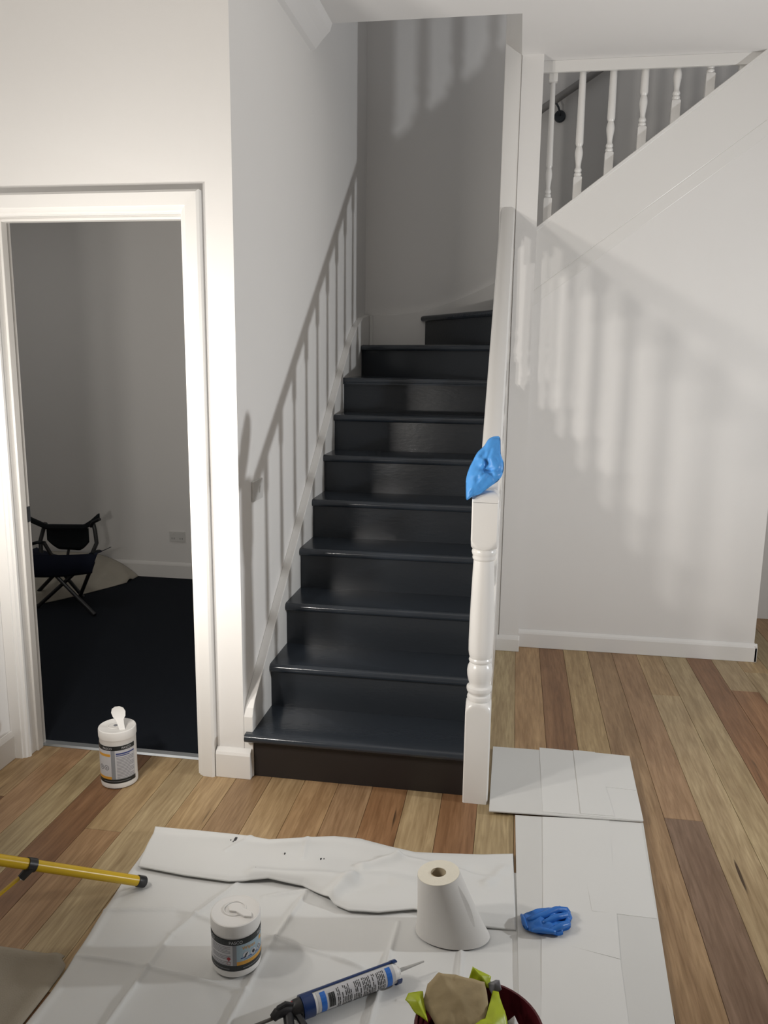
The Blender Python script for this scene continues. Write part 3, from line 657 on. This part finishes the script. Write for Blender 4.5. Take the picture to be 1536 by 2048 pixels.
# ------------------------------------------------------------------ paper roll
PR=empty('paper_towel_roll',(.785,-.72,.02),'upright white paper towel roll with its outer layers slumped to one side','paper roll')
ct=Vector((.771,-.722)); zt=.190
def pring(c,rx,ry,z,n=40,rz=0.0): return [(c[0]+rx*math.cos(2*PI*i/n),c[1]+ry*math.sin(2*PI*i/n),z+rz*math.cos(2*PI*i/n)) for i in range(n)]
rs=[]
for t in (0,.1,.25,.45,.65,.85,.96,1.0):
    c=(.814+(ct.x-.814)*t,-.718+(ct.y+.718)*t); rx=.103+(.0575-.103)*(t**.85); ry=.068+(.0575-.068)*t
    rs.append(pring(c,rx,ry,.009+(zt-.009)*t,rz=.006*t))
G().rings(rs,cap=False).obj('paper_wrap',M['paper'],PR,smooth='auto')
e1=[pring(ct,rr,rr,zt+dz,rz=.006*rr/.0575) for rr,dz in ((.0572,-.002),(.0572,.0012),(.0215,.0022),(.0206,.0008))]
G().rings(e1,cap=False).obj('roll_end',M['core'],PR,smooth='auto')
G().rings([pring(ct,.0203,.0203,zt+.002),pring(ct,.0203,.0203,zt-.06),pring(ct,.001,.001,zt-.06)],cap=False).obj('cardboard_core',M['card'],PR,smooth='auto')
gg=G(); rs=[]
for i in range(13):
    t=i/12; z=zt-.012-t*(zt-.075)
    a=-.55+.10*math.sin(t*3); c=(.814+(ct.x-.814)*(z/zt),-.72); rx=.103+(.0575-.103)*((z/zt)**.85); ry=.068+(.0575-.068)*(z/zt)
    rs.append([(c[0]+(rx+o)*math.cos(a+d),c[1]+(ry+o)*math.sin(a+d),z) for d,o in ((-.30,.0006),(.02,.0032+.004*math.sin(PI*t)),(.02,.0018+.004*math.sin(PI*t)),(-.30,.0))])
gg.rings(rs); gg.obj('loose_edge',M['paper'],PR,smooth='auto')

# ------------------------------------------------------------------ gloves
def puff(name,outl,thick,nrm,mt,label,cat,ncre,seed,dens=4,rings=12,amp=.006,back=.22):
    pts=[Vector(q) for q in outl]
    # densify
    dp=[]
    for i,p in enumerate(pts):
        q=pts[(i+1)%len(pts)]
        for k in range(dens): dp.append(p.lerp(q,k/dens))
    n=len(dp)
    for _ in range(2): dp=[dp[i-1]*.2+dp[i]*.6+dp[(i+1)%n]*.2 for i in range(n)]
    c=sum(dp,Vector())/n; nv=Vector(nrm).normalized(); v=[];f=[]
    rnd=random.Random(seed); cr=[]
    for _ in range(ncre):
        a=rnd.uniform(0,PI); ctr=rnd.choice(dp).lerp(c,rnd.uniform(.1,.9)); cr.append((ctr,a,rnd.uniform(.004,.009),rnd.choice((-1,-1,1))))
    ax=(dp[n//2]-dp[0]).normalized(); ay=nv.cross(ax).normalized()
    def disp(p):
        d=0
        for ctr,a,w_,s in cr:
            q=p-ctr; l=q.dot(ax)*math.cos(a)+q.dot(ay)*math.sin(a); t=-q.dot(ax)*math.sin(a)+q.dot(ay)*math.cos(a)
            d+=s*amp*math.exp(-(t/w_)**2)*math.exp(-(l/.05)**2)
        return d+amp*.5*noise.noise(p*45)
    for sgn in (1,-1):
        for j in range(rings+1):
            s=1-j/rings
            for p in dp:
                q=c+(p-c)*s; hgt=thick*math.sqrt(max(0,1-s**3.0))
                if sgn>0: o=hgt+disp(q)*min(1,(1-s)*4+.15)
                else: o=-hgt*back
                v.append(tuple(q+nv*o))
    R1=(rings+1)*n
    for b in (0,R1):
        for j in range(rings):
            for i in range(n):
                f.append((b+j*n+i,b+j*n+(i+1)%n,b+(j+1)*n+(i+1)%n,b+(j+1)*n+i))
    for i in range(n): f.append((i,(i+1)%n,R1+(i+1)%n,R1+i))
    return G().add(v,f)
gl1=[(.880,.040,1.319),(.855,.039,1.317),(.839,.036,1.308),(.827,.027,1.285),(.805,.019,1.265),(.794,.009,1.242),(.780,-.002,1.213),(.772,-.016,1.180),(.772,-.025,1.158),(.775,-.043,1.115),(.779,-.046,1.109),(.795,-.042,1.122),(.819,-.040,1.130),(.834,-.036,1.141),(.860,-.028,1.161),(.878,-.021,1.173),(.891,-.013,1.191),(.896,-.004,1.213),(.895,.005,1.234),(.885,.014,1.256),(.883,.019,1.267)]
GL=puff('glove',gl1,.030,(0.05,-.95,.30),M['blueglove'],'','',34,5,amp=.0036,back=1.6)
go=GL.obj('nitrile_glove',M['blueglove'],None,smooth=True); tag(go,'bright blue disposable glove draped over the newel post top','glove','blue disposable gloves')
g2=[(1.0,-.637),(1.032,-.619),(1.067,-.602),(1.103,-.589),(1.123,-.586),(1.142,-.591),(1.142,-.61),(1.146,-.624),(1.139,-.639),(1.139,-.663),(1.131,-.676),(1.115,-.685),(1.117,-.697),(1.103,-.705),(1.084,-.702),(1.051,-.708),(1.031,-.702),(1.011,-.694),(1.003,-.673)]
GL=puff('glove2',[(a,b+.012,.0185) for a,b in g2],.020,(0,0,1),M['blueglove2'],'','',22,11,amp=.005)
for pts,rr in ((((1.02,-.655,.026),(1.06,-.640,.036),(1.10,-.610,.038),(1.132,-.594,.030)),.010),(((1.06,-.665,.030),(1.10,-.640,.037),(1.135,-.618,.031)),.009),(((1.08,-.688,.026),(1.11,-.672,.033),(1.134,-.650,.028)),.009),
               (((1.03,-.688,.024),(1.06,-.693,.030),(1.095,-.692,.028)),.008),(((1.003,-.630,.022),(1.008,-.655,.028),(1.018,-.684,.022)),.006),(((1.07,-.62,.034),(1.11,-.600,.036),(1.138,-.605,.026)),.007)):
    P=[Vector(q) for q in pts]; sm=[]
    for i in range(len(P)-1):
        for k in range(4): sm.append(P[i].lerp(P[i+1],k/4))
    sm.append(P[-1]); nn=len(sm)
    GL.tube(sm,[rr*(.55+.45*math.sin(PI*(.15+.75*i/(nn-1)))) for i in range(nn)],10)
go=GL.obj('nitrile_glove',M['blueglove2'],None,smooth=True); tag(go,'crumpled dark blue glove lying on the white floor sheet','glove','blue disposable gloves')

# ------------------------------------------------------------------ caulking gun
A=Vector((.480,-1.078,.0385)); B=Vector((.683,-.925,.0365)); d=(B-A).normalized(); Lg=(B-A).length
sd=d.cross(Vector((0,0,1))).normalized(); uu=sd.cross(d).normalized()
CG=empty('caulking_gun',(.56,-1.0,.006),'blue caulking gun with black trigger handle loaded with a white cartridge','caulking gun')
def cyl(gg,a,b,r0,r1,n=28,a0=0,a1=2*PI):
    return gg
def ringat(p,rr,n=28): return [tuple(p+(sd*math.cos(2*PI*i/n)+uu*math.sin(2*PI*i/n))*rr) for i in range(n)]
R_=.0245
crt=G().rings([ringat(A+d*.012,R_),ringat(A+d*(Lg-.006),R_),ringat(A+d*(Lg+.002),R_*.9),ringat(A+d*(Lg+.004),R_*.45),ringat(A+d*(Lg+.012),R_*.40)]).obj('cartridge',M['white_pl'],CG,smooth='auto')
G().rings([ringat(A+d*(Lg+.010),.0052,12),ringat(A+d*(Lg+.085),.0022,12)]).obj('nozzle',mat('nozzle_plastic',(.42,.41,.39),.4),crt,smooth='auto')
def arc(gg,t0,t1,a0,a1,rr,th,n=14):
    rs=[]
    for i in range(n+1):
        a=a0+(a1-a0)*i/n; q=sd*math.cos(a)+uu*math.sin(a)
        rs.append([tuple(A+d*t0+q*rr),tuple(A+d*t1+q*rr),tuple(A+d*t1+q*(rr-th)),tuple(A+d*t0+q*(rr-th))])
    gg.rings(rs); return gg
# camera-side direction is -sd*? : angle 0 = sd (towards viewer right/front), pi/2 = up
gb=G(); arc(gb,.0,Lg+.004,1.75,4.9,R_+.0035,.0018,20); arc(gb,.0,.026,0,2*PI,R_+.0035,.0018,28)
gb.rings([ringat(A-d*.003,R_+.0035),ringat(A+d*.001,R_+.0035)])
gb.obj('barrel',M['gunblue'],CG,smooth='auto')
gb=G(); arc(gb,Lg-.006,Lg+.006,1.6,6.3,R_+.0045,.003,20); gb.obj('front_hoop',M['gunblue'],CG,smooth='auto')
lab=G(); arc(lab,.034,Lg-.010,-1.0,1.62,R_+.0006,.0008,16); lab=lab.obj('label',M['lbl_white'],crt)
def lblk(t0,t1,a0,a1,m,nm):
    x=G(); arc(x,t0,t1,a0,a1,R_+.0012,.0008,8); return x.obj(nm,m,lab)
lblk(.042,.056,-.9,1.45,M['lbl_cyan'],'blue_block'); lblk(Lg-.034,Lg-.020,-.9,1.45,M['lbl_cyan'],'blue_block')
x=G()
for i in range(9): arc(x,.062+i*.0018,.0629+i*.0018+.0004*(i%3),-.2,1.1,R_+.0012,.0008,6)
x.obj('barcode',M['lbl_black'],lab)
x=G(); t=.085
rr_=random.Random(3)
while t<Lg-.042:
    a=-.85
    while a<1.3:
        ln=rr_.uniform(.25,.6)
        if rr_.random()<.86: arc(x,t,t+.0017,a,min(1.35,a+ln),R_+.0012,.0008,3)
        a+=ln+.09
    t+=.0045 if rr_.random()>.15 else .008
x.obj('small_print',M['lbl_black'],lab)
# handle
hd=G()
H0=A-d*.004
hd.rings([ringat(H0,R_*.98,20),ringat(H0-d*.016,R_*.92,20),ringat(H0-d*.026,R_*.6,20)])
q=H0-d*.020
hd.tube([q+uu*.004,q-d*.020+uu*.010,q-d*.040+uu*.008,q-d*.050-sd*.0+uu*.0],[.013,.014,.013,.010],12)
hd.tube([q+uu*.016,q-d*.018+uu*.026,q-d*.036+uu*.022,q-d*.044+uu*.004],[.0055,.006,.006,.005],8)
hd.obj('gun_body',M['black'],CG,smooth='auto')
hd=G(); hd.tube([q-d*.014+sd*.006,q-d*.024+sd*.045-uu*.012,q-d*.030+sd*.085-uu*.020,q-d*.026+sd*.125-uu*.022],[.013,.012,.012,.010],12); hd.obj('handle',M['black'],CG,smooth='auto')
hd=G(); hd.tube([q+d*.006+sd*.012,q+d*.012+sd*.045-uu*.010,q+d*.004+sd*.080-uu*.020,q-d*.004+sd*.105-uu*.022],[.009,.008,.007,.006],10); hd.obj('trigger',M['black'],CG,smooth='auto')
G().tube([q-d*.02,q-d*.15-uu*.004],.0042,10).obj('push_rod',mat('rod_steel',(.12,.115,.105),.35,metal=.6),CG,smooth='auto')
G().tube([q-d*.005+uu*.014-sd*.004,q+d*.002+uu*.016-sd*.004],.006,10).obj('release_lever',M['lbl_red'],CG,smooth='auto')

# ------------------------------------------------------------------ bucket and rubbish in it
BK=empty('bucket',(.906,-1.305,.013),'dark red plastic bucket with scraps at the bottom edge','bucket')
bc=(.906,-1.305,.013); Hb=.247
G().lathe(bc,[(.0,0),(.100,0),(.104,.004),(.1275,Hb-.018),(.1285,Hb-.018),(.1295,Hb-.012),(.131,Hb-.004),(.129,Hb),(.1245,Hb),(.1235,Hb-.006),(.102,.008),(.0,.006)],48,False).obj('body',M['bucket'],BK,smooth='auto')
gg=G()
gg.tube([(bc[0]+.127*math.cos(a)*1.0,bc[1]+.127*math.sin(a),bc[2]+Hb-.03-.075*abs(math.sin((a-PI)))**.8) for a in [PI+PI*i/20 for i in range(21)]],.0022,6); gg.obj('wire_handle',M['screw'],BK,smooth='auto')
G().prism([(1.015,-1.285),(1.040,-1.290),(1.048,-1.335),(1.022,-1.335)],2,bc[2]+Hb-.004,bc[2]+Hb+.004).obj('pouring_lip',M['bucket'],BK,bevel=.002)
def crumple(name,c,sx,sy,rotx,rotz,fold,mt,label,cat,seed,thick=.0015,n=14,group='wrappers and paper in the bucket',tear=.18):
    rnd=random.Random(seed); R=Matrix.Rotation(rotz,3,'Z')@Matrix.Rotation(rotx,3,'X')
    def fn(u,v):
        a=(u-.5)*2; b=(v-.5)*2
        k=1+tear*noise.noise(Vector((a*2+seed,b*2,seed*.7)))
        x=a*sx*k; y=b*sy*(1+tear*noise.noise(Vector((b*2,a*2+seed,3))))
        z=fold*(noise.noise(Vector((a*1.6+seed*1.7,b*1.6,.5)))+.45*abs(noise.noise(Vector((a*3.5,b*3.5+seed,2)))))
        return Vector(c)+R@Vector((x,y,z))
    g0=G().grid(fn,n,n)
    o=g0.obj(name,mt,None); m=o.modifiers.new('thick','SOLIDIFY'); m.thickness=thick; m.offset=-1
    tag(o,label,cat,group); return o
def sheetpoly(name,top,mt,label,cat,thick=.0018,parent=None,group='wrappers and paper in the bucket',sub=1,jit=.004,seed=0):
    bm=bmesh.new(); vs=[bm.verts.new(q) for q in top]; c=sum((Vector(q) for q in top),Vector())/len(top)
    cv=bm.verts.new(c+Vector((0,-.004,.010)))
    for i in range(len(vs)): bm.faces.new((vs[i],vs[(i+1)%len(vs)],cv))
    bmesh.ops.subdivide_edges(bm,edges=bm.edges[:],cuts=5,use_grid_fill=True)
    for v_ in bm.verts:
        n_=noise.noise(v_.co*38+Vector((seed,0,0))); m_=noise.noise(v_.co*85+Vector((0,seed,0)))
        v_.co+=Vector((.3*n_,-.5*m_,n_))*jit
    bmesh.ops.recalc_face_normals(bm,faces=bm.faces)
    me=bpy.data.meshes.new(name); bm.to_mesh(me); bm.free(); me.materials.append(mt); me.shade_smooth()
    o=bpy.data.objects.new(name,me); COL.objects.link(o); m=o.modifiers.new('thick','SOLIDIFY'); m.thickness=thick; m.offset=-1
    tag(o,label,cat,group); return o
ZB=bc[2]+Hb
# kraft paper: a broad folded piece standing above the rim
sheetpoly('kraft_paper',[(.787,-1.265,ZB+.002),(.795,-1.238,ZB+.028),(.815,-1.222,ZB+.042),(.870,-1.222,ZB+.040),(.912,-1.225,ZB+.037),(.922,-1.262,ZB+.020),(.915,-1.300,ZB+.002),(.880,-1.318,ZB-.012),(.825,-1.312,ZB-.010)],M['tan'],'folded tan kraft paper sticking up out of the bucket','paper',seed=2,jit=.006)
sheetpoly('kraft_paper_scrap',[(.835,-1.330,ZB-.012),(.890,-1.322,ZB-.006),(.935,-1.325,ZB-.012),(.945,-1.375,ZB-.026),(.890,-1.390,ZB-.026),(.835,-1.375,ZB-.026)],M['tan'],'smaller tan paper scrap low in the bucket','paper',seed=9,jit=.007)
sheetpoly('lime_wrapper',[(.752,-1.268,ZB+.010),(.757,-1.256,ZB+.016),(.786,-1.252,ZB+.018),(.796,-1.284,ZB+.006),(.803,-1.308,ZB-.004),(.778,-1.295,ZB+.002)],M['lime'],'lime green wrapper piece hanging over the left of the bucket rim','wrapper',seed=4,jit=.004)
sheetpoly('lime_wrapper',[(.878,-1.202,ZB+.018),(.886,-1.196,ZB+.048),(.896,-1.192,ZB+.038),(.925,-1.194,ZB+.026),(.922,-1.212,ZB+.014),(.895,-1.214,ZB+.012)],M['lime'],'lime green wrapper scrap topmost behind the kraft paper','wrapper',seed=5,jit=.004)
sheetpoly('lime_wrapper',[(.930,-1.225,ZB+.020),(.942,-1.230,ZB+.022),(.962,-1.285,ZB+.004),(.966,-1.315,ZB-.006),(.945,-1.330,ZB-.006),(.930,-1.372,ZB-.012),(.908,-1.335,ZB-.002),(.888,-1.316,ZB+.006),(.918,-1.290,ZB+.014)],M['lime'],'long lime green wrapper strip right of the kraft paper','wrapper',seed=6,jit=.006)
sheetpoly('dark_wrapper_edge',[(.915,-1.204,ZB+.016),(.935,-1.200,ZB+.024),(.943,-1.206,ZB+.030),(.948,-1.215,ZB+.016),(.930,-1.222,ZB+.006)],M['lbl_grey'],'grey curled wrapper edge at the back of the bucket','wrapper',seed=7,jit=.003)
sheetpoly('olive_wrapper',[(.800,-1.310,ZB-.014),(.830,-1.322,ZB-.010),(.845,-1.36,ZB-.018),(.850,-1.41,ZB-.028),(.810,-1.40,ZB-.028),(.793,-1.35,ZB-.02)],M['olive'],'dull olive wrapper against the left inside of the bucket','wrapper',seed=8,jit=.007)
sheetpoly('olive_wrapper',[(.955,-1.33,ZB-.016),(.990,-1.315,ZB-.020),(1.002,-1.35,ZB-.03),(.985,-1.40,ZB-.035),(.945,-1.40,ZB-.03)],M['olive'],'dull olive wrapper against the right inside of the bucket','wrapper',seed=12,jit=.008)
sheetpoly('paper_scrap',[(.962,-1.262,ZB-.016),(.975,-1.258,ZB-.006),(.986,-1.272,ZB-.014),(.984,-1.292,ZB-.028),(.966,-1.290,ZB-.026)],M['paper'],'small white paper scrap inside the bucket','paper',seed=14,jit=.004)

# ------------------------------------------------------------------ dim room: camp chair and cloth
CH=empty('camping_chair',(-1.86,1.92,0),'low navy folding camp chair in the dim room','chair')
FR=M['black']
def tb(nm,pts,rr=.012,m=FR): return G().tube(pts,rr,10).obj(nm,m,CH,smooth='auto')
# crossing legs, front pair and back pair
tb('leg',[(-1.985,1.77,.010),(-1.70,1.84,.275)]); tb('leg',[(-1.555,1.69,.010),(-1.905,1.83,.225)])
tb('leg',[(-1.815,2.02,.010),(-1.965,1.99,.215)]); tb('leg',[(-2.135,1.97,.010),(-1.93,1.97,.215)])
tb('leg',[(-1.830,2.00,.012),(-1.655,1.85,.25),(-1.630,1.84,.30)]); tb('leg',[(-2.17,1.86,.012),(-2.05,1.88,.30)])
tb('back_post',[(-1.690,1.92,.310),(-1.672,1.97,.39),(-1.695,2.0,.465),(-1.705,2.0,.515)],.013)
tb('back_post',[(-2.03,1.92,.310),(-2.06,1.97,.39),(-2.05,2.0,.465),(-2.035,2.0,.50)],.013)
tb('arm_support',[(-1.872,1.815,.20),(-1.888,1.81,.335),(-1.935,1.81,.415)],.012)
for pts in (((-1.935,1.80,.418),(-1.985,1.82,.414),(-2.06,1.86,.388)),((-1.615,1.80,.362),(-1.605,1.84,.366),(-1.612,1.88,.362))):
    G().tube(pts,.022,10,.45).obj('armrest',M['char_fab'],CH,smooth='auto')
def seatfn(u,v):
    # sling seat: sags behind a deep front edge
    x=-2.09+.515*u; e=abs(2*u-1); zt=.330+.030*u+.012*e*e
    if v<.5:
        t=v/.5; x2=x+(-.035)*(u)*(t*.9); return Vector((x2+.02*(1-u)*t,1.80-.012*math.sin(PI*t),zt-(.150-.012*math.cos(6*u))*(1-t)*1.0-.004*math.sin(PI*t)*0)) if False else Vector((x-.045*u*(1-t)+.02*(1-u)*(1-t),1.80-.012*math.sin(PI*t),zt-(.152-.02*u)*(1-t)))
    t=(v-.5)/.5
    return Vector((x,1.80+.17*t,zt-.055*math.sin(PI*u)*math.sin(PI*t*.55)))
g0=G().grid(seatfn,20,16); o=g0.obj('seat',M['navy_fab'],CH,smooth='auto'); m=o.modifiers.new('t','SOLIDIFY'); m.thickness=.004
def backfn(u,v):
    x=-2.030+.292*u; e=abs(2*u-1); lo=.326+.062*max(0,(e-.45)/.55)**1.5; z=lo+(.478-lo)*v
    return Vector((x,2.0+.02*math.sin(PI*u),z))
g0=G().grid(backfn,20,8); o=g0.obj('backrest',M['char_fab'],CH,smooth='auto'); m=o.modifiers.new('t','SOLIDIFY'); m.thickness=.006
PLN=[(-2.30,.590),(-2.143,.520),(-2.023,.474),(-1.763,.483),(-1.705,.515),(-1.638,.566)]
def railfn(u,v):
    x=-2.30+.662*u; return Vector((x,1.995-.03*max(0,(u-.85)/.15),interp(PLN,x)+.034*(v-.4)))
g0=G().grid(railfn,30,3); o=g0.obj('top_sling',M['char_fab'],CH,smooth='auto'); m=o.modifiers.new('t','SOLIDIFY'); m.thickness=.014
tb('top_rod',[(-1.712,1.98,.495),(-1.690,1.97,.525),(-1.632,1.95,.552)],.011)
tb('strap',[(-1.885,2.0,.33),(-1.89,1.98,.27)],.009)
def rcloth(u,v):
    # mound of canvas against the back wall, spreading toward the viewer
    x=-2.75+1.04*u; yb=2.598; yf=1.80+.62*max(0,(u-.62)/.38)**1.6+.02*fbm(u*4,0,1,3)
    y=yb+(yf-yb)*v
    hgt=(.15*(1-v)**1.5+.05*math.sin(PI*v))*max(0,1-max(0,(u-.62)/.38)**2.2)
    z=.006+hgt+.035*max(0,fbm(x,y,8,6))*(1-abs(2*v-1)**3)+.022*ridge(math.sin(x*13+y*8+1.5*fbm(x,y,4,1)),.35)*math.sin(PI*v)
    return Vector((x,y,max(.006,z)))
tag(G().grid(rcloth,60,40,.003).obj('drop_cloth',M['beige2'],None,smooth=True),'crumpled pale canvas cloth behind the camp chair','drop cloth')
